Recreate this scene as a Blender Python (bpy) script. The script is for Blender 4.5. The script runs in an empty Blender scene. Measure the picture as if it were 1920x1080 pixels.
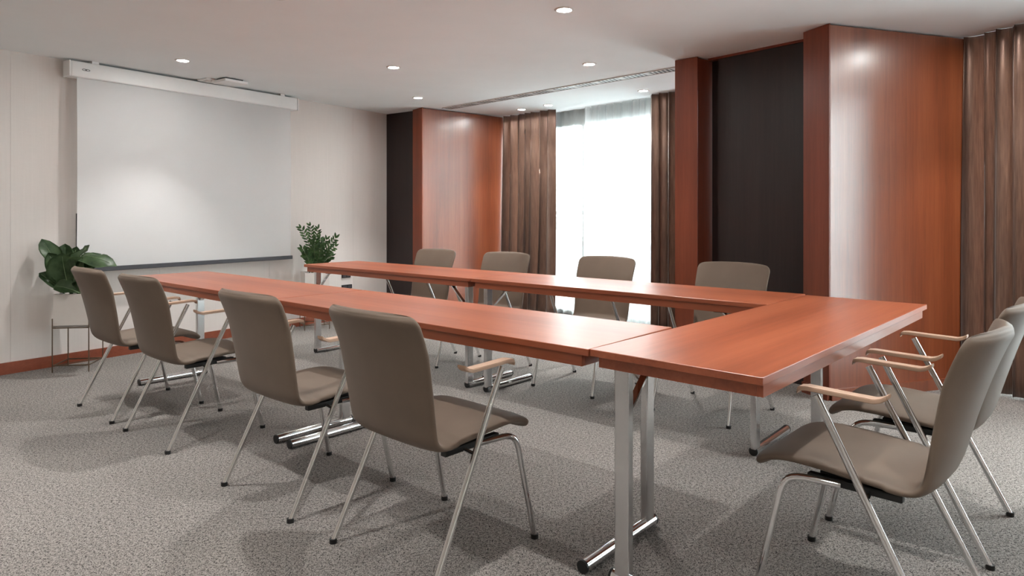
import bpy, bmesh, math, random
from mathutils import Vector, Matrix
random.seed(7)
R = math.radians
scn = bpy.context.scene
COL = scn.collection

# ------------------------------------------------------------------ camera
CAM_H = 1.16
cam = bpy.data.cameras.new('camera')
cam.sensor_width = 36.0
cam.lens = 1264.5 / 1920 * 36
cam.shift_y = -138.5 / 1920
cam.clip_start = 0.05
camo = bpy.data.objects.new('camera', cam)
camo.location = (0, 0, CAM_H)
camo.rotation_euler = (R(90), 0, 0)
COL.objects.link(camo)
scn.camera = camo

# ------------------------------------------------------------------ world, exposure
world = bpy.data.worlds.new('overcast_sky')
scn.world = world
world.use_nodes = True
bg = world.node_tree.nodes['Background']
bg.inputs[0].default_value = (0.90, 0.96, 1.0, 1)
bg.inputs[1].default_value = 14.5
vs = scn.view_settings
vs.view_transform = 'Standard'
vs.look = 'None'
vs.exposure = 0.5
vs.gamma = 1.0
vs.use_curve_mapping = False
scn.cycles.max_bounces = 10
scn.cycles.diffuse_bounces = 6
scn.cycles.transparent_max_bounces = 12
scn.cycles.caustics_reflective = False
scn.cycles.caustics_refractive = False
scn.cycles.sample_clamp_indirect = 6.0

CEIL = 2.35
SPOT_W = 52.0
SPOT_COL = (1.0, 0.98, 0.955)

# ------------------------------------------------------------------ plan (metres; camera stands at 0,0 looking along +y)
WA = Vector((-1.491, 8.02)); WD = Vector((-0.571, -0.821)); WN = Vector((0.821, -0.571))   # screen wall
BAY1 = dict(o=Vector((-0.991, 7.502)), d=Vector((0.773, 0.634)))      # far pier: front corner, splay direction
COLA = Vector((1.266, 5.214)); COLB = Vector((1.405, 5.090))           # near pier, first column front
COLC = Vector((1.913, 4.405)); COLD = Vector((1.982, 4.196))           # near pier, second column front
DIR2 = Vector((0.952, 0.307))
W1A = Vector((-0.059, 8.265)); W1D = Vector((0.7012, -0.7130))         # first window line
W2A = Vector((3.124, 4.565)); W2D = Vector((0.307, -0.952))            # second window line

def wall_pt(t, off=0.0):
    return WA + WD * t + WN * off

# portals that guide daylight through the two windows
def portal(name, a, d, length, into):
    L = bpy.data.lights.new(name, 'AREA'); L.shape = 'RECTANGLE'
    L.size = length; L.size_y = 2.25
    L.cycles.is_portal = True
    o = bpy.data.objects.new(name, L); COL.objects.link(o)
    c = a + d * (length / 2) - into * 0.24
    z = -Vector((into.x, into.y, 0)); x = Vector((d.x, d.y, 0)); y = z.cross(x)
    m = Matrix((x, y, z)).transposed().to_4x4(); m.translation = Vector((c.x, c.y, 1.17))
    o.matrix_world = m
portal('window_portal', W1A, W1D, 3.15, Vector((-0.7130, -0.7012)))
portal('window_portal.001', W2A, W2D, 2.9, Vector((-0.952, -0.307)))

# ------------------------------------------------------------------ materials
def newmat(name):
    m = bpy.data.materials.new(name); m.use_nodes = True
    nt = m.node_tree; b = nt.nodes['Principled BSDF']
    return m, nt, b
def lk(nt, a, b): nt.links.new(a, b)
def nd(nt, t, **k):
    n = nt.nodes.new(t)
    for a, v in k.items(): setattr(n, a, v)
    return n
def ramp(nt, stops):
    r = nd(nt, 'ShaderNodeValToRGB'); e = r.color_ramp.elements
    while len(e) < len(stops): e.new(0.5)
    for i, (p, c) in enumerate(stops): e[i].position = p; e[i].color = (*c, 1)
    return r
def srgb(r, g, b):
    f = lambda c: (c / 255 / 12.92) if c / 255 <= 0.04045 else ((c / 255 + 0.055) / 1.055) ** 2.4
    return (f(r), f(g), f(b))
def noise(nt, coord, scale, detail=4, rough=0.55, sc=(1, 1, 1)):
    mp = nd(nt, 'ShaderNodeMapping'); mp.inputs['Scale'].default_value = sc
    lk(nt, coord, mp.inputs[0])
    n = nd(nt, 'ShaderNodeTexNoise'); n.inputs['Scale'].default_value = scale
    n.inputs['Detail'].default_value = detail; n.inputs['Roughness'].default_value = rough
    lk(nt, mp.outputs[0], n.inputs['Vector'])
    return n
def plain(name, col, rough=0.5, metal=0.0, spec=0.5, var=0.06, scale=30, bump=0.0, bscale=200, sheen=0.0):
    m, nt, b = newmat(name)
    tc = nd(nt, 'ShaderNodeTexCoord')
    n = noise(nt, tc.outputs['Object'], scale)
    lo = tuple(max(0, c * (1 - var)) for c in col); hi = tuple(min(1, c * (1 + var)) for c in col)
    r = ramp(nt, [(0.3, lo), (0.7, hi)]); lk(nt, n.outputs['Fac'], r.inputs[0]); lk(nt, r.outputs[0], b.inputs['Base Color'])
    b.inputs['Roughness'].default_value = rough; b.inputs['Metallic'].default_value = metal
    b.inputs['Specular IOR Level'].default_value = spec
    if sheen: b.inputs['Sheen Weight'].default_value = sheen
    if bump:
        n2 = noise(nt, tc.outputs['Object'], bscale, 2)
        bp = nd(nt, 'ShaderNodeBump'); bp.inputs['Strength'].default_value = bump; bp.inputs['Distance'].default_value = 0.002
        lk(nt, n2.outputs['Fac'], bp.inputs['Height']); lk(nt, bp.outputs[0], b.inputs['Normal'])
    return m
def wood(name, dark, mid, light, axis, rough, scale=1.0, coat=0.0, spec=0.5, contrast=(0.3, 0.5, 0.72)):
    m, nt, b = newmat(name)
    tc = nd(nt, 'ShaderNodeTexCoord')
    def s(a, c):
        v = [c, c, c]; v[axis] = a; return tuple(v)
    n1 = noise(nt, tc.outputs['Object'], 1.0 * scale, 3, 0.5, s(0.35, 7))
    n2 = noise(nt, tc.outputs['Object'], 1.0 * scale, 6, 0.65, s(1.2, 45))
    n3 = noise(nt, tc.outputs['Object'], 1.0 * scale, 2, 0.5, s(9.0, 170))
    mx = nd(nt, 'ShaderNodeMix', data_type='FLOAT'); mx.inputs[0].default_value = 0.45
    lk(nt, n1.outputs['Fac'], mx.inputs[2]); lk(nt, n2.outputs['Fac'], mx.inputs[3])
    mx2 = nd(nt, 'ShaderNodeMix', data_type='FLOAT'); mx2.inputs[0].default_value = 0.16
    lk(nt, mx.outputs[0], mx2.inputs[2]); lk(nt, n3.outputs['Fac'], mx2.inputs[3])
    r = ramp(nt, [(contrast[0], dark), (contrast[1], mid), (contrast[2], light)])
    lk(nt, mx2.outputs[0], r.inputs[0]); lk(nt, r.outputs[0], b.inputs['Base Color'])
    b.inputs['Roughness'].default_value = rough
    b.inputs['Specular IOR Level'].default_value = spec
    b.inputs['Coat Weight'].default_value = coat; b.inputs['Coat IOR'].default_value = 1.6; b.inputs['Coat Roughness'].default_value = rough * 0.7
    return m

M = {}
M['table'] = wood('cherry_laminate', srgb(130, 63, 37), srgb(156, 81, 50), srgb(174, 98, 65), 0, 0.36, 1.0, 0.0, 0.7)
M['panel'] = wood('cherry_veneer', srgb(104, 50, 26), srgb(136, 68, 37), srgb(158, 88, 52), 2, 0.36, 1.0, 0.9, 0.8)
M['frame_wood'] = wood('cherry_veneer_dark', srgb(100, 46, 27), srgb(122, 58, 36), srgb(140, 72, 46), 2, 0.38, 1.0)
M['base_wood'] = wood('skirting_wood', srgb(118, 58, 36), srgb(142, 72, 46), srgb(160, 88, 60), 1, 0.4, 0.7)
M['dark'] = wood('wenge_veneer', srgb(26, 17, 16), srgb(38, 26, 25), srgb(50, 36, 34), 2, 0.38, 1.2)
M['beech'] = wood('armrest_beech', srgb(166, 136, 114), srgb(188, 158, 136), srgb(204, 178, 158), 1, 0.4, 2.0)
M['chair'] = plain('taupe_upholstery', srgb(110, 95, 82), 0.62, 0, 0.35, 0.05, 9, 0.12, 420, 0.05)
M['chrome'] = plain('polished_chrome', (0.78, 0.78, 0.78), 0.08, 1.0, 0.5, 0.02, 8)
M['steel'] = plain('satin_chrome', (0.72, 0.72, 0.72), 0.2, 1.0, 0.5, 0.04, 6)
M['black'] = plain('black_plastic', (0.012, 0.012, 0.012), 0.45, 0, 0.4, 0.2)
M['ceiling'] = plain('ceiling_paint', srgb(238, 242, 243), 0.95, 0, 0.1, 0.012, 3, 0.05, 150)
M['plaster'] = plain('wall_paint', srgb(238, 235, 231), 0.9, 0, 0.2, 0.015, 3, 0.05, 120)
M['corridor'] = plain('corridor_wall_taupe', srgb(186, 176, 168), 0.9, 0, 0.2, 0.015, 3, 0.05, 120)
M['white'] = plain('white_plastic', srgb(240, 240, 239), 0.45, 0, 0.4, 0.01)
M['screen'] = plain('screen_fabric', srgb(249, 249, 249), 0.85, 0, 0.2, 0.008, 4)
M['bar'] = plain('screen_bar_grey', srgb(70, 70, 74), 0.45, 0.2, 0.4, 0.05)
M['pot'] = plain('planter_white', srgb(226, 220, 214), 0.6, 0, 0.3, 0.02, 12, 0.05, 100)
M['soil'] = plain('potting_soil', srgb(40, 30, 24), 0.95, 0, 0.1, 0.4, 60, 0.6, 150)
M['wire'] = plain('bronze_wire', srgb(120, 104, 88), 0.35, 1.0, 0.5, 0.05)
M['alu'] = plain('window_frame_grey', srgb(140, 146, 144), 0.5, 0.0, 0.4, 0.03)
M['grille'] = plain('grille_grey', srgb(200, 197, 194), 0.5, 0, 0.3, 0.03)
M['ring'] = plain('downlight_trim', srgb(214, 210, 206), 0.5, 0, 0.3, 0.02)
M['terrace'] = plain('terrace_concrete', srgb(176, 176, 174), 0.9, 0, 0.2, 0.08, 6)
M['facade'] = plain('parapet_render', srgb(214, 218, 220), 0.9, 0, 0.2, 0.04, 4)
M['balcony_grey'] = plain('balcony_panel_grey', srgb(120, 124, 126), 0.8, 0, 0.2, 0.05, 4)

def carpet():
    m, nt, b = newmat('grey_loop_carpet')
    tc = nd(nt, 'ShaderNodeTexCoord')
    n1 = noise(nt, tc.outputs['Object'], 210, 2, 0.6)
    n2 = noise(nt, tc.outputs['Object'], 80, 2, 0.6)
    n3 = noise(nt, tc.outputs['Object'], 1.6, 2, 0.5)
    mx = nd(nt, 'ShaderNodeMix', data_type='FLOAT'); mx.inputs[0].default_value = 0.32
    lk(nt, n1.outputs['Fac'], mx.inputs[2]); lk(nt, n2.outputs['Fac'], mx.inputs[3])
    r = ramp(nt, [(0.37, srgb(22, 21, 21)), (0.45, srgb(112, 108, 105)), (0.57, srgb(166, 160, 154))])
    lk(nt, mx.outputs[0], r.inputs[0])
    r3 = ramp(nt, [(0.3, (0.9, 0.9, 0.91)), (0.7, (1, 1, 1))]); lk(nt, n3.outputs['Fac'], r3.inputs[0])
    mm = nd(nt, 'ShaderNodeMix', data_type='RGBA', blend_type='MULTIPLY'); mm.inputs[0].default_value = 1
    lk(nt, r.outputs[0], mm.inputs[6]); lk(nt, r3.outputs[0], mm.inputs[7]); lk(nt, mm.outputs[2], b.inputs['Base Color'])
    b.inputs['Roughness'].default_value = 1.0; b.inputs['Specular IOR Level'].default_value = 0.05
    bp = nd(nt, 'ShaderNodeBump'); bp.inputs['Strength'].default_value = 0.7; bp.inputs['Distance'].default_value = 0.006
    lk(nt, mx.outputs[0], bp.inputs['Height']); lk(nt, bp.outputs[0], b.inputs['Normal'])
    return m
M['carpet'] = carpet()

def wallcover():
    m, nt, b = newmat('woven_wallcovering')
    tc = nd(nt, 'ShaderNodeTexCoord')
    n1 = noise(nt, tc.outputs['Object'], 3, 3, 0.5, (30, 30, 1))
    n2 = noise(nt, tc.outputs['Object'], 3, 3, 0.5, (6, 6, 60))
    mx = nd(nt, 'ShaderNodeMix', data_type='FLOAT'); mx.inputs[0].default_value = 0.4
    lk(nt, n1.outputs['Fac'], mx.inputs[2]); lk(nt, n2.outputs['Fac'], mx.inputs[3])
    r = ramp(nt, [(0.3, srgb(222, 215, 210)), (0.7, srgb(227, 220, 215))])
    lk(nt, mx.outputs[0], r.inputs[0]); lk(nt, r.outputs[0], b.inputs['Base Color'])
    b.inputs['Roughness'].default_value = 0.75; b.inputs['Specular IOR Level'].default_value = 0.3
    return m
M['wallcover'] = wallcover()

def drape():
    m, nt, b = newmat('bronze_satin_drape')
    tc = nd(nt, 'ShaderNodeTexCoord')
    n1 = noise(nt, tc.outputs['Object'], 40, 3, 0.6, (3, 3, 0.15))
    r = ramp(nt, [(0.3, srgb(112, 88, 77)), (0.7, srgb(140, 113, 98))])
    lk(nt, n1.outputs['Fac'], r.inputs[0]); lk(nt, r.outputs[0], b.inputs['Base Color'])
    b.inputs['Roughness'].default_value = 0.38; b.inputs['Metallic'].default_value = 0.6
    b.inputs['Sheen Weight'].default_value = 0.3
    return m
M['drape'] = drape()

def sheer(name, tr):
    m, nt, b = newmat(name)
    nt.nodes.remove(b); out = nt.nodes['Material Output']
    tc = nd(nt, 'ShaderNodeTexCoord')
    n1 = noise(nt, tc.outputs['Object'], 60, 2, 0.5, (4, 4, 0.2))
    r = ramp(nt, [(0.3, (0.84, 0.86, 0.86)), (0.7, (0.93, 0.95, 0.95))]); lk(nt, n1.outputs['Fac'], r.inputs[0])
    t = nd(nt, 'ShaderNodeBsdfTranslucent'); d = nd(nt, 'ShaderNodeBsdfDiffuse'); tp = nd(nt, 'ShaderNodeBsdfTransparent')
    lk(nt, r.outputs[0], t.inputs[0]); lk(nt, r.outputs[0], d.inputs[0])
    a = nd(nt, 'ShaderNodeMixShader'); a.inputs[0].default_value = 0.3; lk(nt, t.outputs[0], a.inputs[1]); lk(nt, d.outputs[0], a.inputs[2])
    c = nd(nt, 'ShaderNodeMixShader'); c.inputs[0].default_value = tr; lk(nt, a.outputs[0], c.inputs[1]); lk(nt, tp.outputs[0], c.inputs[2])
    lk(nt, c.outputs[0], out.inputs[0])
    return m
M['sheer'] = sheer('white_voile', 0.34)
M['sheer_open'] = sheer('open_weave_voile', 0.47)

def glass():
    m, nt, b = newmat('window_glass')
    nt.nodes.remove(b); out = nt.nodes['Material Output']
    g = nd(nt, 'ShaderNodeBsdfGlossy'); g.inputs['Roughness'].default_value = 0.02
    tp = nd(nt, 'ShaderNodeBsdfTransparent'); tp.inputs[0].default_value = (0.94, 0.97, 0.96, 1)
    f = nd(nt, 'ShaderNodeFresnel'); f.inputs[0].default_value = 1.3
    c = nd(nt, 'ShaderNodeMixShader'); lk(nt, f.outputs[0], c.inputs[0]); lk(nt, tp.outputs[0], c.inputs[1]); lk(nt, g.outputs[0], c.inputs[2])
    lk(nt, c.outputs[0], out.inputs[0])
    return m
M['glass'] = glass()

def lamp_mat():
    m, nt, b = newmat('lit_downlight_lens')
    b.inputs['Base Color'].default_value = (1, 1, 1, 1)
    b.inputs['Emission Color'].default_value = (1.0, 0.985, 0.955, 1)
    b.inputs['Emission Strength'].default_value = 270
    return m
M['lamp'] = lamp_mat()

def leafmat(name, c1, c2, rough):
    m, nt, b = newmat(name)
    tc = nd(nt, 'ShaderNodeTexCoord')
    n1 = noise(nt, tc.outputs['Object'], 14, 3)
    r = ramp(nt, [(0.3, c1), (0.7, c2)]); lk(nt, n1.outputs['Fac'], r.inputs[0]); lk(nt, r.outputs[0], b.inputs['Base Color'])
    b.inputs['Roughness'].default_value = rough
    return m
M['leaf'] = leafmat('fiddle_leaf', srgb(58, 84, 52), srgb(100, 126, 86), 0.36)
M['vein'] = leafmat('leaf_vein', srgb(120, 146, 104), srgb(140, 160, 120), 0.5)
M['zz'] = leafmat('zz_leaf', srgb(30, 60, 30), srgb(80, 116, 62), 0.32)
M['stem'] = leafmat('plant_stem', srgb(66, 84, 48), srgb(92, 108, 66), 0.5)

# ------------------------------------------------------------------ mesh helpers
def link(name, bm, mat, parent=None, smooth=False, loc=None):
    me = bpy.data.meshes.new(name)
    bmesh.ops.recalc_face_normals(bm, faces=bm.faces)
    bm.to_mesh(me); bm.free()
    me.materials.append(M[mat] if isinstance(mat, str) else mat)
    if smooth:
        for p in me.polygons: p.use_smooth = True
    o = bpy.data.objects.new(name, me); COL.objects.link(o)
    if parent: o.parent = parent
    if loc: o.location = loc
    return o
def smooth_by_angle(o, deg=35):
    me = o.data
    for p in me.polygons: p.use_smooth = True
    me.set_sharp_from_angle(angle=R(deg))
    return o
def thing(name, label, cat, loc, rotz=0.0, group=None):
    o = bpy.data.objects.new(name, None); COL.objects.link(o)
    o.empty_display_size = 0.1
    o.location = loc if len(loc) == 3 else (loc[0], loc[1], 0); o.rotation_euler = (0, 0, rotz)
    o['label'] = label; o['category'] = cat
    if group: o['group'] = group
    return o
def tag(o, label, cat, group=None):
    o['label'] = label; o['category'] = cat
    if group: o['group'] = group
    return o
def struct(o): o['kind'] = 'structure'; return o
def add_box(bm, c, s, rot=None, bevel=0.0, seg=2):
    r = bmesh.ops.create_cube(bm, size=1.0)
    vs_ = r['verts']
    bmesh.ops.scale(bm, vec=s, verts=vs_)
    if bevel:
        es = list({e for v in vs_ for e in v.link_edges})
        g = bmesh.ops.bevel(bm, geom=es, offset=bevel, segments=seg, affect='EDGES', profile=0.5)
        vs_ = list({v for f in g['faces'] for v in f.verts} | {v for v in vs_ if v.is_valid})
    if rot is not None: bmesh.ops.rotate(bm, cent=(0, 0, 0), matrix=rot, verts=vs_)
    bmesh.ops.translate(bm, vec=c, verts=vs_)
def box(c, s, rot=None, bevel=0.0, seg=2):
    bm = bmesh.new(); add_box(bm, c, s, rot, bevel, seg); return bm
def add_prism(bm, pts, z0, z1):
    lo = [bm.verts.new((p[0], p[1], z0)) for p in pts]; hi = [bm.verts.new((p[0], p[1], z1)) for p in pts]
    n = len(pts)
    bm.faces.new(lo[::-1]); bm.faces.new(hi)
    for i in range(n): bm.faces.new((lo[i], lo[(i + 1) % n], hi[(i + 1) % n], hi[i]))
def prism(pts, z0, z1):
    bm = bmesh.new(); add_prism(bm, pts, z0, z1); return bm
def add_tube(bm, pts, r, seg=10, cap=True):
    pts = [Vector(p) for p in pts]; rings = []
    t0 = (pts[1] - pts[0]).normalized()
    up = Vector((0, 0, 1)) if abs(t0.z) < 0.9 else Vector((1, 0, 0))
    nrm = (up - t0 * up.dot(t0)).normalized()
    for i, p in enumerate(pts):
        a = (pts[i] - pts[i - 1]).normalized() if i else t0
        b = (pts[i + 1] - pts[i]).normalized() if i < len(pts) - 1 else a
        t = (a + b).normalized()
        nrm = (nrm - t * nrm.dot(t)).normalized(); bn = t.cross(nrm)
        k = 1.0 / max(0.5, math.sqrt(max(0.0, (1 + a.dot(b)) / 2)))
        rr = r[i] if isinstance(r, (list, tuple)) else r
        rings.append([bm.verts.new(p + (nrm * math.cos(2 * math.pi * j / seg) + bn * math.sin(2 * math.pi * j / seg)) * rr * (k if 0 < i < len(pts) - 1 else 1)) for j in range(seg)])
    for A, B in zip(rings, rings[1:]):
        for j in range(seg): bm.faces.new((A[j], A[(j + 1) % seg], B[(j + 1) % seg], B[j]))
    if cap: bm.faces.new(rings[0][::-1]); bm.faces.new(rings[-1])
def tube(pts, r, seg=10):
    bm = bmesh.new(); add_tube(bm, pts, r, seg); return bm
def bend(a, b, c, rad, n=6):
    """points of a-b-c with the corner at b rounded"""
    a, b, c = Vector(a), Vector(b), Vector(c)
    p = b + (a - b).normalized() * rad; q = b + (c - b).normalized() * rad
    return [a] + [p * (1 - t) ** 2 + b * 2 * t * (1 - t) + q * t * t for t in [i / n for i in range(n + 1)]] + [c]
def add_cyl(bm, c, r, h, seg=24, axis='Z', r2=None):
    m = Matrix.Translation(c)
    if axis == 'X': m = m @ Matrix.Rotation(R(90), 4, 'Y')
    if axis == 'Y': m = m @ Matrix.Rotation(R(90), 4, 'X')
    bmesh.ops.create_cone(bm, cap_ends=True, segments=seg, radius1=r, radius2=r if r2 is None else r2, depth=h, matrix=m)
def catmull(pts, n):
    out = []
    P = [Vector(p) for p in pts]; P = [P[0] * 2 - P[1]] + P + [P[-1] * 2 - P[-2]]
    for i in range(1, len(P) - 2):
        for k in range(n):
            t = k / n
            out.append(0.5 * ((2 * P[i]) + (-P[i - 1] + P[i + 1]) * t + (2 * P[i - 1] - 5 * P[i] + 4 * P[i + 1] - P[i + 2]) * t * t + (-P[i - 1] + 3 * P[i] - 3 * P[i + 1] + P[i + 2]) * t ** 3))
    out.append(P[-2]); return out
def dup(root, loc, rotz, label):
    r = root.copy(); COL.objects.link(r); r.location = loc if len(loc) == 3 else (loc[0], loc[1], 0)
    r.rotation_euler = (0, 0, rotz); r['label'] = label
    for ch in list(root.children):
        c = ch.copy(); COL.objects.link(c); c.parent = r
        for g in list(ch.children):
            d = g.copy(); COL.objects.link(d); d.parent = c
    return r

# ================================================================== SETTING
ROOM_L = wall_pt(6.0); BACK_A = Vector((0.6, -3.5)); BACK_B = Vector((2.85, -3.5)); RW = Vector((2.87, 1.437))
W1B = W1A + W1D * 3.24
W2B = W2A + W2D * 2.9
room = [WA + WD * -0.25 + WN * -0.12, W1A + Vector((0.15, 0.35)), W1A + W1D * 3.3 + Vector((0.3, 0.2)), W2A + Vector((0.3, 0.2)), W2B + Vector((0.3, -0.1)), Vector((3.1, 1.2)), BACK_B + Vector((0.15, -0.15)), BACK_A + Vector((-0.2, -0.15)), ROOM_L + Vector((-0.2, 0)), ]
struct(link('floor', prism([(p.x, p.y) for p in room], -0.06, 0.0), 'carpet'))
struct(link('ceiling', prism([(p.x, p.y) for p in room], CEIL, CEIL + 0.12), 'ceiling'))

def seg_wall(name, a, b, th, mat, z0=0.0, z1=CEIL, side=None):
    a, b = Vector(a), Vector(b); d = (b - a).normalized(); n = Vector((-d.y, d.x)) * th
    if side is not None and n.dot(side) < 0: n = -n
    return struct(link(name, prism([a, b, b + n, a + n], z0, z1), mat))
# wall with the screen, covered in joined strips of wallcovering
wl = seg_wall('wall_left', wall_pt(-0.2, -0.004), wall_pt(6.05, -0.004), 0.1, 'plaster', side=-WN)
edges = [-0.02, 0.522, 1.61, 2.70, 3.785, 4.87, 6.0]
for a, b in zip(edges, edges[1:]):
    p = [wall_pt(a + 0.0008, -0.004), wall_pt(b - 0.0008, -0.004), wall_pt(b - 0.0008, 0), wall_pt(a + 0.0008, 0)]
    link('panel', prism(p, 0.0, CEIL), 'wallcover', wl)
seg_wall('wall_back', BACK_A, BACK_B, 0.1, 'plaster', side=Vector((0, -1)))
seg_wall('wall_corridor', ROOM_L, BACK_A, 0.1, 'corridor', side=Vector((-1, -1)))
seg_wall('wall_right', Vector((2.93, 1.23)), BACK_B, 0.12, 'plaster', side=Vector((1, 0)))
p = [wall_pt(0.0, 0), wall_pt(6.0, 0), wall_pt(6.0, 0.016), wall_pt(0.0, 0.016)]
bb = prism(p, 0.0, 0.084)
struct(link('baseboard_left', bb, 'base_wood'))

# --- far pier: dark recessed panel and cherry column with splayed side panel
o1, d1 = BAY1['o'], BAY1['d']
FL1 = Vector((-1.12, 7.68))
pier1 = struct(link('wall_pier_far', prism([FL1, o1, W1A, FL1 + (W1A - o1)], 0.0, CEIL - 0.012), 'panel'))
def slab_between(a, b, th, side):
    d = (b - a).normalized(); n = Vector((-d.y, d.x)) * th
    if n.dot(side) < 0: n = -n
    return [a, b, b + n, a + n]
DK = Vector((-1.125, 7.745))
link('column_front', prism(slab_between(FL1, o1, 0.012, Vector((-1, -1))), 0.0, CEIL - 0.004), 'frame_wood', pier1)
link('dark_panel', prism(slab_between(WA + WN * 0.0, DK + (DK - WA).normalized() * 0.15, 0.06, Vector((0.5, 1))), 0.0, CEIL - 0.004), 'dark', pier1)
link('plinth', prism(slab_between(o1, o1 + d1 * 1.17, 0.012, Vector((1, -1))), 0.0, 0.07), 'panel', pier1)

# --- near pier: column, dark recess, column with splayed side panel
cA = COLA + d1 * 1.18; cB = COLB + d1 * 1.18
pier2 = struct(link('wall_pier_near', prism([COLC, COLD, COLD + DIR2 * 1.2, COLC + DIR2 * 1.2], 0.0, CEIL - 0.012), 'panel'))
n2 = (COLC - COLD).normalized()
link('column_front', prism(slab_between(COLC, COLD, 0.012, Vector((-1, -0.3))), 0.0, CEIL - 0.004), 'frame_wood', pier2)
link('column', prism([COLA, COLB, cB, cA], 0.0, CEIL - 0.012), 'frame_wood', pier2)
link('column_front', prism(slab_between(COLA, COLB, 0.012, Vector((-1, -1))), 0.0, CEIL - 0.004), 'frame_wood', pier2)
ra, rb = Vector((1.503, 5.16)), Vector((1.985, 4.579))
rd = (rb - ra).normalized(); rn = Vector((-rd.y, rd.x))
if rn.x < 0: rn = -rn
ra2 = ra - rd * 0.0; rb2 = rb + rd * 0.13
link('recess_back', prism([ra2 + rn * 0.05, rb2 + rn * 0.05, rb2 + rn * 0.11, ra2 + rn * 0.11], 0.0, CEIL - 0.002), 'dark', pier2)
link('dark_panel', prism([ra + rd * 0.085, rb2, rb2 + rn * 0.05, ra + rd * 0.085 + rn * 0.05], 0.0, CEIL - 0.02), 'dark', pier2)
link('top_trim', prism([ra2 - rn * 0.004, rb2 - rn * 0.004, rb2 + rn * 0.06, ra2 + rn * 0.06], CEIL - 0.018, CEIL - 0.001), 'frame_wood', pier2)
link('recess_plinth', prism([ra2 - rn * 0.010, rb2 - rn * 0.010, rb2 + rn * 0.06, ra2 + rn * 0.06], 0.0, 0.07), 'dark', pier2)
link('plinth', prism(slab_between(COLD, COLD + DIR2 * 1.17, 0.014, Vector((0.3, -1))), 0.0, 0.07), 'panel', pier2)
link('plinth', prism(slab_between(COLC, COLD, 0.026, Vector((-1, -0.3))), 0.0, 0.07), 'frame_wood', pier2)

# --- third pier, closing the second bay to the right of the picture
q = W2B - DIR2 * 1.2
struct(link('wall_pier_right', prism([q, W2B, W2B + W2D * 0.22, q + W2D * 0.22], 0.0, CEIL - 0.012), 'panel'))

# --- windows
def window(idx, a, d, length, into, nmul):
    """frame, mullions and panes along the line a..a+d*length, set 20 cm behind the curtains"""
    a = a - into * 0.22; rz = math.atan2(d.y, d.x)
    root = struct(link('window_%d' % idx, box((length / 2, 0, 0.03), (length, 0.09, 0.06)), 'alu'))
    root.location = (a.x, a.y, 0); root.rotation_euler = (0, 0, rz)
    link('frame_head', box((length / 2, 0, CEIL - 0.09), (length, 0.09, 0.18)), 'alu', root)
    w = length / nmul
    for i in range(nmul + 1):
        link('mullion', box((min(max(i * w, 0.025), length - 0.025), 0, CEIL / 2), (0.055, 0.08, CEIL - 0.1)), 'alu', root)
    for i in range(nmul):
        link('pane', box((i * w + w / 2, 0, CEIL / 2), (w - 0.05, 0.006, CEIL - 0.2)), 'glass', root)
    return root
window(1, W1A + W1D * -0.05, W1D, 3.35, Vector((-0.7130, -0.7012)), 3)
window(2, W2A + W2D * 0.0, W2D, 2.9, Vector((-0.952, -0.307)), 3)

# ================================================================== outside
OUT1 = Vector((0.7130, 0.7012)); c1 = W1A + W1D * 1.6 + OUT1 * 2.0
te = link('terrace_slab', box((0, 0, -0.10), (14, 6.0, 0.08)), 'terrace')
te.location = (4.6, 8.9, 0); te.rotation_euler = (0, 0, R(-45)); struct(te)
par = thing('parapet_wall', 'pale rendered balcony parapet outside the window behind the voile', 'parapet', (c1.x, c1.y, -0.06), R(-45.5))
link('wall_body', box((0, 0, 0.38), (9.0, 0.16, 0.76)), 'facade', par)
link('coping', box((0, 0, 0.785), (9.0, 0.22, 0.05)), 'alu', par)
c2 = W1A + W1D * 1.6 + OUT1 * 2.35
rl = thing('balcony_railing', 'grey balcony railing with panels beyond the parapet outside the window', 'railing', (c2.x, c2.y, -0.06), R(-45.5))
link('top_rail', box((0, 0, 1.24), (9.0, 0.05, 0.05)), 'balcony_grey', rl)
for i in range(-5, 6):
    link('post', box((i * 0.85 + 0.1, 0, 0.62), (0.06, 0.05, 1.24)), 'balcony_grey', rl)
for i in range(-5, 5):
    link('panel', box((i * 0.85 + 0.525, 0, 1.07), (0.5, 0.02, 0.22)), 'balcony_grey', rl)
c3 = W2A + W2D * 1.4 + DIR2 * 2.6
par2 = thing('parapet_wall', 'pale rendered balcony parapet outside the right-hand window', 'parapet', (c3.x, c3.y, -0.06), R(-72))
link('wall_body', box((0, 0, 0.38), (7.0, 0.16, 0.76)), 'facade', par2)

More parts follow.
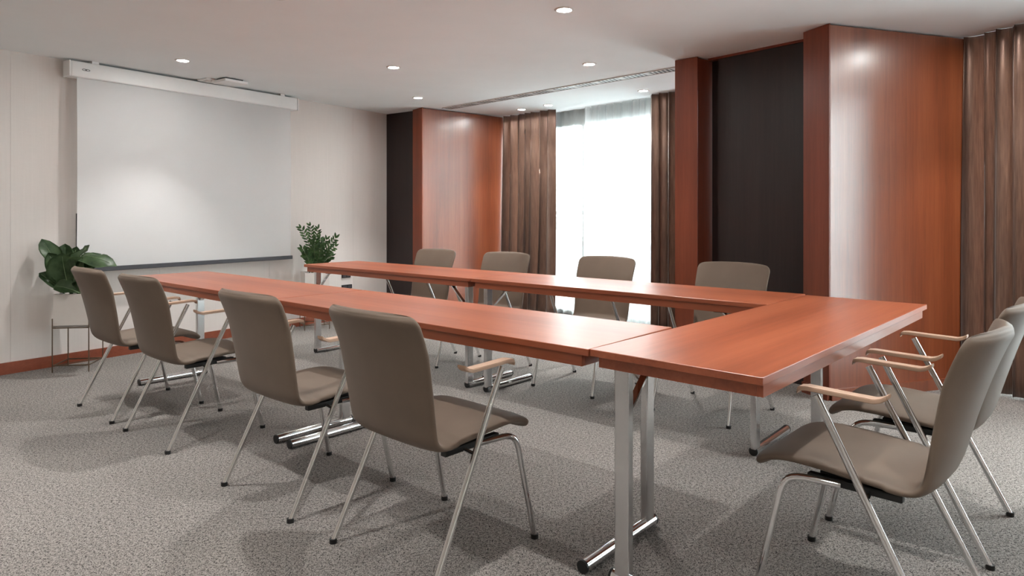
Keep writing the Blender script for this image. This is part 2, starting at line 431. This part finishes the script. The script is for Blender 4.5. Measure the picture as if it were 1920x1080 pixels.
# ================================================================== TABLES
TW, TH = 0.545, 0.74
def make_table(label, loc, rot, s, TL):
    """s = +1: leg posts on the +y side; -1: on the -y side"""
    t = thing('folding_table', label, 'table', loc, R(rot), 'cherry tables set in a U')
    link('tabletop', box((0, 0, TH - 0.011), (TL, TW, 0.022), bevel=0.0015, seg=1), 'table', t)
    ax, ay = TL / 2 - 0.032, TW / 2 - 0.012
    for sy in (-1, 1):
        link('apron', box((0, sy * (ay - 0.009), TH - 0.022 - 0.019), (2 * ax, 0.018, 0.038)), 'table', t)
    for sx in (-1, 1):
        link('apron_end', box((sx * (ax - 0.009), 0, TH - 0.022 - 0.019), (0.018, 2 * ay - 0.037, 0.038)), 'table', t)
    for sx in (-1, 1):
        x = sx * 0.88; yp = s * 0.195
        lg = link('leg', box((x, yp, 0.36), (0.030, 0.052, 0.66), bevel=0.004), 'steel', t)
        f = bmesh.new(); add_tube(f, [(x, -0.215, 0.022), (x, 0.235, 0.022)], 0.021, 16)
        smooth_by_angle(link('foot', f, 'chrome', lg))
        for e in (-0.216, 0.236):
            c = bmesh.new(); add_cyl(c, (x, e, 0.022), 0.0213, 0.008, 16, 'Y'); smooth_by_angle(link('end_cap', c, 'black', lg))
        # folding strut and hinge
        st = bmesh.new()
        xa, za = x - sx * 0.02, 0.54; xb, zb = x - sx * 0.16, 0.672
        ang = math.atan2(zb - za, xb - xa); ln = math.hypot(xb - xa, zb - za)
        add_box(st, ((xa + xb) / 2, yp, (za + zb) / 2), (ln, 0.024, 0.008), Matrix.Rotation(-ang, 3, 'Y'))
        link('folding_strut', st, 'chrome', lg)
        link('hinge_bracket', box((xb - sx * 0.01, yp, 0.684), (0.07, 0.035, 0.028), bevel=0.003), 'black', lg)
        link('cross_bar', box((x, 0, 0.688), (0.028, TW - 0.09, 0.02)), 'black', lg)
    return t
make_table('cherry table with its end towards the projection screen, camera-side row', (-1.717, 4.151), -40.9, 1, 1.878)
make_table('cherry table in the middle of the camera-side row, behind the two nearest left-hand chairs', (-0.293, 2.917), -41.05, 1, 1.878)
make_table('cherry table across the end of the U, beside the two right-hand chairs', (1.086, 2.618), 47.55, 1, 1.905)
make_table('cherry table of the window-side row in front of the small leafy plant', (-0.832, 5.236), -40.3, -1, 1.93)
make_table('cherry table of the window-side row in front of the bright window, touching the end table', (0.636, 3.975), -41.0, -1, 1.93)

# ================================================================== CHAIRS
def shell(prof, halfw, thick, wing, i0, i1, end0, end1, nseg=36, rc=0.045, dome=None):
    """upholstered shell: rounded rings lofted along a side profile (y,z)"""
    P = prof; S = [0.0]
    for a, b in zip(P, P[1:]): S.append(S[-1] + (b - a).length)
    bm = bmesh.new(); rings = []
    for i in range(i0, i1 + 1):
        a = P[max(i - 1, 0)]; b = P[min(i + 1, len(P) - 1)]; t = (b - a).normalized(); n = Vector((-t.y, t.x))
        d = 1.0
        if end0: d = min(d, S[i] - S[i0])
        if end1: d = min(d, S[i1] - S[i])
        f = S[i] / S[-1]
        w = halfw(f); th = thick(f)
        dd = min(d, rc); w -= rc - math.sqrt(max(0, rc * rc - (rc - dd) ** 2))
        e = 0.022
        de = min(d, e); th *= 0.12 + 0.88 * math.sqrt(max(0, 1 - (1 - de / e) ** 2))
        ring = []
        for j in range(nseg):
            an = 2 * math.pi * j / nseg
            c, s = math.cos(an), math.sin(an)
            uu = math.copysign(abs(c) ** 0.42, c); nn = math.copysign(abs(s) ** 0.75, s)
            u = uu * w
            off = nn * th / 2; wo = wing(f) * (abs(u) / w) ** 1.9
            wy, wz = (-wo, -0.12 * abs(wo)) if f > 0.40 else (n.x * wo, n.y * wo)
            ring.append(bm.verts.new((u, P[i].x + n.x * off + wy, P[i].y + n.y * off + wz)))
        rings.append(ring)
    for A, B in zip(rings, rings[1:]):
        for j in range(nseg): bm.faces.new((A[j], A[(j + 1) % nseg], B[(j + 1) % nseg], B[j]))
    bm.faces.new(rings[0][::-1]); bm.faces.new(rings[-1])
    return bm
prof_pts = [(0.262, 0.385), (0.250, 0.404), (0.222, 0.420), (0.17, 0.430), (0.09, 0.430), (0.0, 0.424), (-0.09, 0.418), (-0.145, 0.416), (-0.182, 0.424), (-0.207, 0.446), (-0.221, 0.480), (-0.236, 0.53), (-0.256, 0.60), (-0.280, 0.68), (-0.305, 0.755), (-0.328, 0.814), (-0.343, 0.846), (-0.350, 0.856)]
PROF = catmull(prof_pts, 5)
# dense stations near both ends so the edges round off
def refine(P):
    a, b = P[0], P[1]; c, d = P[-2], P[-1]
    return [a, a.lerp(b, 0.15), a.lerp(b, 0.4)] + P[1:-1] + [c.lerp(d, 0.5), c.lerp(d, 0.8), d]
PROF = refine(PROF)
KB = min(range(len(PROF)), key=lambda i: (PROF[i] - Vector((-0.207, 0.446))).length)
halfw = lambda f: 0.222 + 0.018 * max(0, (f - 0.5) * 2) - 0.006 * max(0, 0.3 - f) / 0.3
thick = lambda f: 0.038 if f < 0.45 else 0.036
wing = lambda f: (-0.004 if f < 0.40 else -0.056 * min(1, (f - 0.40) / 0.45))
def make_chair(label, loc, rot):
    t = thing('armchair', label, 'chair', loc, R(rot), 'taupe armchairs around the tables')
    s = link('seat', shell(PROF, halfw, thick, wing, 0, KB, True, False), 'chair', t); smooth_by_angle(s, 60)
    b = link('backrest', shell(PROF, halfw, thick, wing, KB, len(PROF) - 1, False, True), 'chair', t); smooth_by_angle(b, 60)
    for x in (-1, 1):
        # rear leg: one straight rod from the floor up to the armrest
        p0 = Vector((x * 0.262, -0.253, 0.006)); p1 = Vector((x * 0.252, 0.070, 0.646))
        lg = link('rear_leg', tube([p0, p1], 0.0105, 12), 'chrome', t); smooth_by_angle(lg)
        c = bmesh.new(); add_cyl(c, (p0.x, p0.y, 0.008), 0.0135, 0.016, 14); smooth_by_angle(link('foot_cap', c, 'black', lg))
        k = (0.385 - p0.z) / (p1.z - p0.z); pm = p0.lerp(p1, k)
        cr = link('connector', tube([pm, (x * 0.17, pm.y + 0.01, 0.388)], 0.007, 8), 'chrome', lg); smooth_by_angle(cr)
        # front leg: bends back under the seat
        f0 = (x * 0.240, 0.253, 0.006); f1 = (x * 0.226, 0.168, 0.392); f2 = (x * 0.195, 0.02, 0.388)
        fl = link('front_leg', tube(bend(f0, f1, f2, 0.055), 0.0105, 12), 'chrome', t); smooth_by_angle(fl, 60)
        c = bmesh.new(); add_cyl(c, (f0[0], f0[1], 0.008), 0.0135, 0.016, 14); smooth_by_angle(link('foot_cap', c, 'black', fl))
        # armrest: flat wooden bar with upturned rear tip
        pr = [(0.118, 0.650), (0.112, 0.662), (0.09, 0.665), (0.0, 0.662), (-0.085, 0.660), (-0.102, 0.665), (-0.118, 0.676)]
        bm = bmesh.new(); rings = []
        for yy, zz in pr:
            w = 0.020 if yy < 0.115 else 0.016
            rings.append([bm.verts.new((x * 0.252 + sx * w, yy, zz + sz * 0.0062)) for sx, sz in ((-1, -1), (1, -1), (1, 1), (-1, 1))])
        for A, B in zip(rings, rings[1:]):
            for j in range(4): bm.faces.new((A[j], A[(j + 1) % 4], B[(j + 1) % 4], B[j]))
        bm.faces.new(rings[0]); bm.faces.new(rings[-1][::-1])
        bmesh.ops.bevel(bm, geom=[e for e in bm.edges], offset=0.002, segments=2, affect='EDGES')
        smooth_by_angle(link('armrest', bm, 'beech', t), 40)
        link('seat_rail', box((x * 0.186, -0.012, 0.391), (0.026, 0.25, 0.022), bevel=0.004), 'black', t)
    link('under_plate', box((0, -0.01, 0.397), (0.31, 0.20, 0.008)), 'black', t)
    link('rear_bracket', box((0, -0.075, 0.391), (0.34, 0.045, 0.018), bevel=0.004), 'black', t)
    return t
ch = make_chair('taupe armchair in the left row, farthest from the camera and closest to the white planter', (-2.250, 4.097), -40.6)
spots = [
    ((-1.701, 3.626), -40.5, 'taupe armchair in the left row, second from the screen wall'),
    ((-0.866, 2.901), -41.0, 'taupe armchair in the left row, third from the screen wall'),
    ((-0.267, 2.391), -42.3, 'taupe armchair in the left row nearest the camera, seen from behind'),
    ((1.085, 2.050), 46.8, 'taupe armchair at the right end, nearest the camera, seen from the side'),
    ((1.551, 2.568), 47.8, 'taupe armchair at the right end, behind the nearest one and cut by the picture edge'),
    ((-0.834, 5.596), 140.0, 'taupe armchair on the window side, in front of the far wooden pier'),
    ((-0.222, 5.125), 140.6, 'taupe armchair on the window side, in front of the left bronze curtain'),
    ((0.490, 4.588), 138.9, 'taupe armchair on the window side, in front of the bright window'),
    ((1.178, 3.999), 135.5, 'taupe armchair on the window side, in front of the dark recessed panel'),
]
for loc, rot, lab in spots: dup(ch, loc, R(rot), lab)

# ================================================================== PROJECTION SCREEN (local x along the wall, -y into the room)
WR = math.atan2(0.821, 0.571)
sc0 = wall_pt(2.405)
scr = thing('projection_screen', 'large white roll-down projection screen hanging on the left wall', 'screen', (sc0.x, sc0.y, 0), WR)
hs = link('housing', box((0, -0.075, 2.272), (2.07, 0.11, 0.122), bevel=0.012, seg=3), 'white', scr); smooth_by_angle(hs, 40)
for sx in (-1, 1):
    link('end_cap', box((sx * 1.041, -0.075, 2.272), (0.012, 0.112, 0.124), bevel=0.005), 'white', hs)
    link('mount_clip', box((sx * 0.86, -0.075, 2.341), (0.05, 0.10, 0.018)), 'white', hs)
em = bmesh.new()
for cx in (-0.011, 0.011):
    pts = [(-0.93 + cx + 0.016 * math.cos(a), -0.1305, 2.272 + 0.006 * math.sin(a)) for a in [2 * math.pi * k / 20 for k in range(21)]]
    add_tube(em, pts, 0.0018, 6)
e_ = link('emblem', em, 'black', hs)
fb = bmesh.new(); NX, NZ = 24, 20; grid = []
for i in range(NX + 1):
    row = []
    for k in range(NZ + 1):
        x = -0.985 + 1.95 * i / NX; z = 0.735 + 1.48 * k / NZ
        row.append(fb.verts.new((x, -0.105 - 0.006 * math.sin(2.2 * x + 0.6) * (1 - k / NZ) - 0.010 * max(0, abs(x) - 0.86) / 0.12 * math.sin(math.pi * k / NZ), z)))
    grid.append(row)
for i in range(NX):
    for k in range(NZ): fb.faces.new((grid[i][k], grid[i + 1][k], grid[i + 1][k + 1], grid[i][k + 1]))
g_ = bmesh.ops.solidify(fb, geom=list(fb.faces), thickness=0.002)
smooth_by_angle(link('screen_sheet', fb, 'screen', scr), 40)
link('bottom_bar', box((-0.01, -0.107, 0.727), (1.985, 0.026, 0.036), bevel=0.004), 'bar', scr)
# black cable running down the wall behind the screen edge
cb = wall_pt(3.352, 0.012)
tag(link('wall_cable', tube([(0, 0, 0.62), (0, 0, 1.165)], 0.005, 8), 'black', loc=(cb.x, cb.y, 0)), 'thin black cable running down the wall beside the left edge of the screen', 'cable')
# black socket strips low on the wall near the window pier
for i, (t, z, w) in enumerate(((0.63, 0.476, 0.12), (0.62, 0.352, 0.14))):
    c = wall_pt(t, 0.008)
    o = thing('wall_socket', ('upper' if i == 0 else 'lower') + ' black socket strip on the wall below the window-side table', 'socket', (c.x, c.y, z), WR, 'socket strips on the screen wall')
    link('plate', box((0, 0, 0), (w, 0.016, 0.045), bevel=0.002), 'black', o)
    for sx in (-1, 1): link('socket_face', box((sx * w * 0.25, -0.009, 0), (w * 0.36, 0.003, 0.03)), 'bar', o)

# ceiling plates in front of the screen
def ceil_thing(name, label, cat, x, y, rz, group=None): return thing(name, label, cat, (x, y, CEIL), rz, group)
a_ = ceil_thing('ceiling_plate', 'small flat white plate on the ceiling, left of the pair above the screen', 'ceiling plate', -2.66, 5.99, WR)
link('plate_body', box((0, 0, -0.008), (0.20, 0.14, 0.016), bevel=0.004), 'white', a_)
link('inset', box((0, 0, -0.0175), (0.15, 0.10, 0.003)), 'ring', a_)
a_ = ceil_thing('ceiling_plate', 'white ceiling plate hanging slightly open, right of the pair above the screen', 'ceiling plate', -2.50, 5.97, WR)
link('plate_body', box((0, 0, -0.026), (0.22, 0.22, 0.022), bevel=0.004), 'white', a_)
link('spacer', box((0, 0.0, -0.008), (0.16, 0.16, 0.016)), 'bar', a_)

# ================================================================== DOWNLIGHTS
def make_downlight(label, x, y):
    t = thing('downlight', label, 'downlight', (x, y, CEIL), 0, 'recessed ceiling downlights')
    bm = bmesh.new(); n = 32; prof = [(0.040, -0.001), (0.042, -0.006), (0.052, -0.007), (0.058, 0.0)]
    rings = [[bm.verts.new((r * math.cos(2 * math.pi * j / n), r * math.sin(2 * math.pi * j / n), z)) for j in range(n)] for r, z in prof]
    for A, B in zip(rings, rings[1:]):
        for j in range(n): bm.faces.new((A[j], A[(j + 1) % n], B[(j + 1) % n], B[j]))
    link('trim_ring', bm, 'ring', t, True)
    bm = bmesh.new(); add_cyl(bm, (0, 0, -0.001), 0.041, 0.003, 32); link('lens', bm, 'lamp', t)
    L = bpy.data.lights.new('downlight_beam', 'SPOT'); L.energy = SPOT_W; L.color = SPOT_COL
    L.spot_size = R(84); L.spot_blend = 0.6; L.shadow_soft_size = 0.03
    lo = bpy.data.objects.new('downlight_beam', L); COL.objects.link(lo); lo.parent = t; lo.location = (0, 0, -0.02)
    return t
DL = [((-2.545, 5.214), 'lit ceiling downlight in front of the projection screen, leftmost'),
      ((-0.959, 5.46), 'lit ceiling downlight left of centre, above the left table row'),
      ((-0.959, 6.884), 'lit ceiling downlight near the far wooden pier'),
      ((0.304, 3.922), 'lit ceiling downlight at the top edge of the picture, largest in view'),
      ((0.613, 5.343), 'lit ceiling downlight above the window-side table row, left of the air grille end'),
      ((1.265, 6.497), 'lit ceiling downlight over the voile beside the wooden column'),
      ((0.396, 7.355), 'lit ceiling downlight over the left curtain, right one of the pair'),
      ((0.109, 7.655), 'lit ceiling downlight over the left curtain, left one of the pair, farthest away'),
      ((3.03, 3.84), 'lit ceiling downlight over the right-hand curtain, just outside the picture'),
      ((3.156, 3.44), 'lit ceiling downlight over the right-hand window, second from the cherry panel'),
      ((-1.28, 3.68), 'lit ceiling downlight above the left chair row'),
      ((1.567, 2.384), 'lit ceiling downlight above the end table'),
      ((-0.02, 2.14), 'lit ceiling downlight above the nearest left chair'),
      ((-2.87, 3.43), 'lit ceiling downlight near the left wall'),
      ((-1.60, 1.90), 'lit ceiling downlight left of the camera'),
      ((1.25, 0.60), 'lit ceiling downlight right of the camera'),
      ((-0.34, 0.36), 'lit ceiling downlight above the camera'),
      ((-3.0, 1.95), 'unseen fill downlight added beside the corridor wall'),  # from here on: fill lamps added out of view to lift ceiling and walls
      ((0.9, -0.95), 'unseen fill downlight added behind the camera'),
      ((2.2, -1.0), 'unseen fill downlight added behind the camera, by the right wall'),
      ((1.6, -2.6), 'unseen fill downlight added near the back wall')]
for (x, y), lab in DL: make_downlight(lab, x, y)

# ================================================================== CEILING AIR GRILLE
ga, gb = Vector((-0.735, 7.585)), Vector((1.405, 5.445))
gl = (gb - ga).length; gr = math.atan2((gb - ga).y, (gb - ga).x)
gv = thing('air_grille', 'long linear air grille in the ceiling in front of the window', 'air grille', (ga.x, ga.y, CEIL), gr)
link('backing', box((gl / 2, 0, -0.002), (gl, 0.112, 0.004)), 'black', gv)
for s in (-1, 1): link('rail', box((gl / 2, s * 0.060, -0.004), (gl, 0.010, 0.008)), 'grille', gv)
for e in (0, gl): link('end_piece', box((e, 0, -0.006), (0.012, 0.130, 0.008)), 'grille', gv)
sl_w = bpy.data.meshes.new('slat'); b_ = box((0, 0, 0), (0.014, 0.112, 0.0012), Matrix.Rotation(R(12), 3, 'Z')); b_.to_mesh(sl_w); b_.free(); sl_w.materials.append(M['grille'])
sl_b = bpy.data.meshes.new('bridge'); b_ = box((0, 0, 0), (0.055, 0.112, 0.0012)); b_.to_mesh(sl_b); b_.free(); sl_b.materials.append(M['grille'])
x = 0.04; k = 0
while x < gl - 0.05:
    if k % 6 == 5:
        o = bpy.data.objects.new('bridge', sl_b); x += 0.012
    else:
        o = bpy.data.objects.new('slat', sl_w)
    COL.objects.link(o); o.parent = gv; o.location = (x, 0, -0.0052)
    x += 0.040 if k % 6 != 5 else 0.056
    k += 1

# ================================================================== CURTAINS
def curtain(name, label, cat, a, d, s0, s1, mat, nfold, amp, off, seed, z0=0.012, z1=CEIL - 0.001, into=Vector((-0.7, -0.7)), flare=0.0, thick=0.0, group=None):
    rng = random.Random(seed)
    ph = [rng.uniform(0, 6.28) for _ in range(4)]
    nu = max(60, int(nfold * 14)); nv = 28
    a0 = a + d * s0 + into * off
    o_len = s1 - s0
    root = (a0.x, a0.y, 0)
    bm = bmesh.new(); g = []
    for i in range(nu + 1):
        u = i / nu; col = []
        phase = 2 * math.pi * nfold * (u + 0.018 * math.sin(6.28 * u * 1.7 + ph[0]) + 0.012 * math.sin(6.28 * u * 3.1 + ph[1]))
        for k in range(nv + 1):
            v = k / nv; z = z0 + (z1 - z0) * v
            am = amp * (0.55 + 0.45 * (1 - v)) * (1 + 0.25 * math.sin(3.1 * u * nfold + ph[2]))
            y = am * math.sin(phase) + 0.3 * am * math.sin(2 * phase + ph[3] + 1.2 * (1 - v)) + 0.15 * am * math.sin(phase * 0.5 + 3 * v)
            xx = u * o_len + 0.3 * am * math.sin(2 * phase)
            y += flare * (1 - v) ** 3 * (0.5 + 0.5 * math.sin(phase * 0.5 + ph[1]))
            col.append(bm.verts.new((xx, -y, z)))
        g.append(col)
    for i in range(nu):
        for k in range(nv): bm.faces.new((g[i][k], g[i + 1][k], g[i + 1][k + 1], g[i][k + 1]))
    if thick: bmesh.ops.solidify(bm, geom=list(bm.faces), thickness=thick)
    o = link(name, bm, mat, None, True); o.location = root; o.rotation_euler = (0, 0, math.atan2(d.y, d.x))
    tag(o, label, cat, group); return o
IN1 = Vector((-0.7130, -0.7012)); IN2 = Vector((-0.952, -0.307))
curtain('drape', 'bronze satin curtain gathered at the left of the bright window', 'curtain', W1A, W1D, 0.0, 0.84, 'drape', 7, 0.058, 0.05, 3, into=IN1, flare=0.07, thick=0.003, group='bronze drapes')
curtain('drape', 'bronze satin curtain between the voile and the wooden column', 'curtain', W1A, W1D, 2.10, 2.75, 'drape', 6, 0.058, 0.05, 5, into=IN1, thick=0.003, group='bronze drapes')
curtain('drape', 'bronze satin curtain at the right edge of the picture, beside the large cherry panel', 'curtain', W2A, W2D, -0.02, 0.85, 'drape', 8, 0.055, 0.05, 9, into=IN2, thick=0.003, group='bronze drapes')
curtain('drape', 'bronze satin curtain at the far end of the right-hand window', 'curtain', W2A, W2D, 2.2, 2.85, 'drape', 6, 0.055, 0.05, 11, into=IN2, thick=0.003, group='bronze drapes')
curtain('voile_curtain', 'thin white voile spanning the whole bright window', 'curtain', W1A, W1D, 0.55, 2.4, 'sheer', 15, 0.018, -0.15, 21, into=IN1, group='white voiles')
curtain('voile_curtain', 'second gathered white voile layered over the right half of the bright window', 'curtain', W1A, W1D, 1.16, 2.45, 'sheer', 13, 0.026, -0.085, 22, into=IN1, group='white voiles')
curtain('voile_curtain', 'white voile in the right-hand window behind the bronze curtain', 'curtain', W2A, W2D, 0.3, 2.6, 'sheer_open', 22, 0.024, -0.10, 23, into=IN2, group='white voiles')

# ================================================================== PLANTERS AND PLANTS
def make_planter(label, loc, rot):
    t = thing('planter', label, 'planter', loc, R(rot), 'white box planters on wire stands')
    bm = bmesh.new(); s = 0.118; z0, z1 = 0.33, 0.572; w = 0.009
    add_box(bm, (0, 0, z0 + 0.006), (2 * s, 2 * s, 0.012))
    for sx, sy in ((1, 0), (-1, 0), (0, 1), (0, -1)):
        add_box(bm, (sx * (s - w / 2), sy * (s - w / 2), (z0 + z1) / 2), (w if sx else 2 * s, w if sy else 2 * s - 2 * w, z1 - z0))
    link('pot', bm, 'pot', t)
    link('soil', box((0, 0, 0.535), (2 * s - 2 * w, 2 * s - 2 * w, 0.03)), 'soil', t)
    q = s + 0.004
    st = link('stand_ring', tube([(-q, -q, 0.325), (q, -q, 0.325), (q, q, 0.325), (-q, q, 0.325), (-q, -q, 0.325)], 0.0035, 6), 'wire', t)
    link('stand_ring', tube([(-q, -q, 0.05), (q, -q, 0.05), (q, q, 0.05), (-q, q, 0.05), (-q, -q, 0.05)], 0.0035, 6), 'wire', t)
    link('cross_wire', tube([(-q, -q, 0.05), (q, q, 0.05)], 0.003, 6), 'wire', t)
    for sx in (-1, 1):
        for sy in (-1, 1): link('stand_leg', tube([(sx * q, sy * q, 0.0), (sx * q, sy * q, 0.395)], 0.0042, 8), 'wire', t)
    return t
PL1 = (-3.262, 5.072); PL2 = (-2.012, 6.875)
pl = make_planter('white box planter on a wire stand by the left wall, behind the chairs', PL1, 10)
dup(pl, PL2, R(28), 'white box planter on a wire stand below the end of the window-side table')

def leaf_bm(base, tip, width, up, sag, cup, wav, nu=12, nv=6, seed=0, obov=0.62):
    """leaf blade from base to tip; widest at obov along its length"""
    rng = random.Random(seed); ph = rng.uniform(0, 6)
    base, tip = Vector(base), Vector(tip); ax = tip - base; L = ax.length; t = ax / L
    up = Vector(up); up = (up - t * up.dot(t)).normalized(); side = t.cross(up)
    bm = bmesh.new(); g = []
    for i in range(nu + 1):
        u = i / nu
        w = width / 2 * (math.sin(math.pi * min(1, u / obov) / 2) ** 1.3 if u < obov else math.sqrt(max(0, 1 - ((u - obov) / (1 - obov)) ** 2.2))) + 0.002
        c = base + ax * u + up * (sag * math.sin(math.pi * u))
        row = []
        for j in range(-nv, nv + 1):
            v = j / nv
            h = cup * v * v * w + wav * math.sin(u * 13 + ph + (0 if v > 0 else 1.5)) * abs(v) ** 2 * w + 0.03 * w * math.cos(u * 40) * abs(v)
            row.append(bm.verts.new(c + side * (v * w) + up * h))
        g.append(row)
    for i in range(nu):
        for j in range(2 * nv): bm.faces.new((g[i][j], g[i + 1][j], g[i + 1][j + 1], g[i][j + 1]))
    bmesh.ops.solidify(bm, geom=list(bm.faces), thickness=0.0012)
    return bm, [base + ax * (i / nu) + up * (sag * math.sin(math.pi * i / nu) + 0.0015) for i in range(nu)]
fid = thing('fiddle_leaf_plant', 'broad-leaved green plant in the white planter by the left wall', 'plant', (PL1[0], PL1[1], 0.54), 0)
F = 1264.5
def rel(px, py, y):   # photo position at a distance y, relative to the plant's base
    return ((px - 960) / F * y - PL1[0], y - PL1[1], CAM_H - (py - 401.5) / F * y - 0.54)
leaves = [ # base px, tip px, width, facing, arch, cupping, edge waves
    ((124, 540, 5.07), (78, 448, 5.02), 0.125, (0.7, -0.6, 0.5), 0.03, 0.25, 0.30),
    ((126, 545, 5.05), (90, 474, 4.94), 0.12, (0.5, -0.8, 0.4), 0.03, 0.3, 0.30),
    ((134, 552, 5.04), (116, 474, 4.93), 0.21, (0.15, -1.0, 0.2), 0.02, 0.35, 0.16),
    ((136, 552, 5.05), (156, 482, 4.92), 0.20, (-0.1, -1.0, 0.3), 0.02, 0.3, 0.16),
    ((130, 540, 5.08), (122, 457, 5.12), 0.13, (0.1, -1.0, 0.6), 0.02, 0.3, 0.30),
    ((134, 540, 5.10), (144, 462, 5.14), 0.14, (-0.1, -1.0, 0.6), 0.02, 0.3, 0.30),
    ((136, 545, 5.09), (168, 459, 5.06), 0.16, (-0.5, -0.7, 0.6), 0.05, 0.25, 0.34),
    ((138, 545, 5.08), (190, 476, 5.10), 0.15, (-0.2, -0.8, 0.8), 0.09, 0.0, 0.34),
    ((146, 520, 5.07), (219, 499, 4.98), 0.13, (0.0, -0.7, 1.0), 0.15, -0.2, 0.40),
    ((140, 545, 5.06), (186, 496, 4.97), 0.15, (-0.3, -0.8, 0.6), 0.06, 0.2, 0.24),
    ((122, 552, 5.05), (73, 512, 4.98), 0.085, (0.5, -0.6, 0.6), 0.015, 0.5, 0.08),
    ((150, 550, 4.99), (102, 536, 4.95), 0.12, (0.1, -0.7, 0.7), 0.02, 0.4, 0.08),
    ((138, 548, 5.10), (150, 480, 5.17), 0.15, (0.0, -0.6, 0.8), 0.05, 0.2, 0.24),
    ((128, 548, 5.10), (100, 484, 5.07), 0.14, (0.2, -0.6, 0.8), 0.05, 0.2, 0.24),
]
for i, (b, t_, w, up, sag, cup, wav) in enumerate(leaves):
    bm, spine = leaf_bm(rel(*b), rel(*t_), w, up, sag, cup, wav, seed=i)
    lf = link('leaf', bm, 'leaf', fid, True)
    link('midrib', tube(spine, [0.0032 - 0.0022 * k / len(spine) for k in range(len(spine))], 6), 'vein', lf, True)
link('trunk', tube([(0, 0, -0.02), (0.01, -0.01, 0.06), (0.0, 0.0, 0.14)], [0.014, 0.012, 0.006], 8), 'stem', fid, True)

zz = thing('zz_plant', 'small upright dark green plant with many narrow leaflets, right of the screen', 'plant', (PL2[0], PL2[1], 0.54), 0)
rng = random.Random(12)
def rel2(px, py, y): return Vector(((px - 960) / F * y - PL2[0], y - PL2[1], CAM_H - (py - 401.5) / F * y - 0.54))
tips = [(582, 424, 6.86), (565, 428, 6.82), (596, 430, 6.92), (567, 466, 6.78), (572, 478, 6.84), (612, 450, 6.88), (629, 447, 6.84), (628, 462, 6.78), (622, 480, 6.9), (590, 452, 6.75), (604, 462, 6.76), (586, 470, 6.95), (600, 445, 7.0)]
for i, tp in enumerate(tips):
    tip = rel2(*tp); base = Vector((rng.uniform(-0.05, 0.05), rng.uniform(-0.05, 0.05), 0.0))
    mid = base.lerp(tip, 0.5) + Vector((-(tip.x - base.x) * 0.18, 0, 0.05))
    path = [base * (1 - t) ** 2 + mid * 2 * t * (1 - t) + tip * t * t for t in [k / 14 for k in range(15)]]
    fr = link('frond', tube(path, [0.006 - 0.0045 * k / 14 for k in range(15)], 6), 'stem', zz, True)
    bm = bmesh.new()
    for k in range(3, 15):
        p = path[k]; t = (path[min(k + 1, 14)] - path[k - 1]).normalized()
        view = Vector((rng.uniform(-0.5, 0.5), -1, 0.3)).normalized(); s = t.cross(view).normalized()
        for sg in (-1, 1):
            if k == 14 and sg == 1: dirv = t
            else: dirv = (t * 0.75 + s * sg * 0.8 + Vector((0, rng.uniform(-0.35, 0.35), 0))).normalized()
            L = rng.uniform(0.055, 0.075) * (1.0 - 0.25 * abs(k / 14 - 0.5)); n = dirv.cross(s * sg + Vector((0, 0.02, 0))).normalized()
            wv = dirv.cross(n).normalized() * L * 0.19
            c = [p, p + dirv * L * 0.35 + wv, p + dirv * L * 0.7 + wv * 0.8, p + dirv * L, p + dirv * L * 0.7 - wv * 0.8, p + dirv * L * 0.35 - wv]
            mid1 = p + dirv * L * 0.35 - n * 0.004; mid2 = p + dirv * L * 0.7 - n * 0.004
            v = [bm.verts.new(q_) for q_ in c]; m1 = bm.verts.new(mid1); m2 = bm.verts.new(mid2)
            for f in ((v[0], v[1], m1), (v[1], v[2], m2, m1), (v[2], v[3], m2), (v[3], v[4], m2), (v[4], v[5], m1, m2), (v[5], v[0], m1)): bm.faces.new(f)
    lo = link('leaflets', bm, 'zz', fr, True)
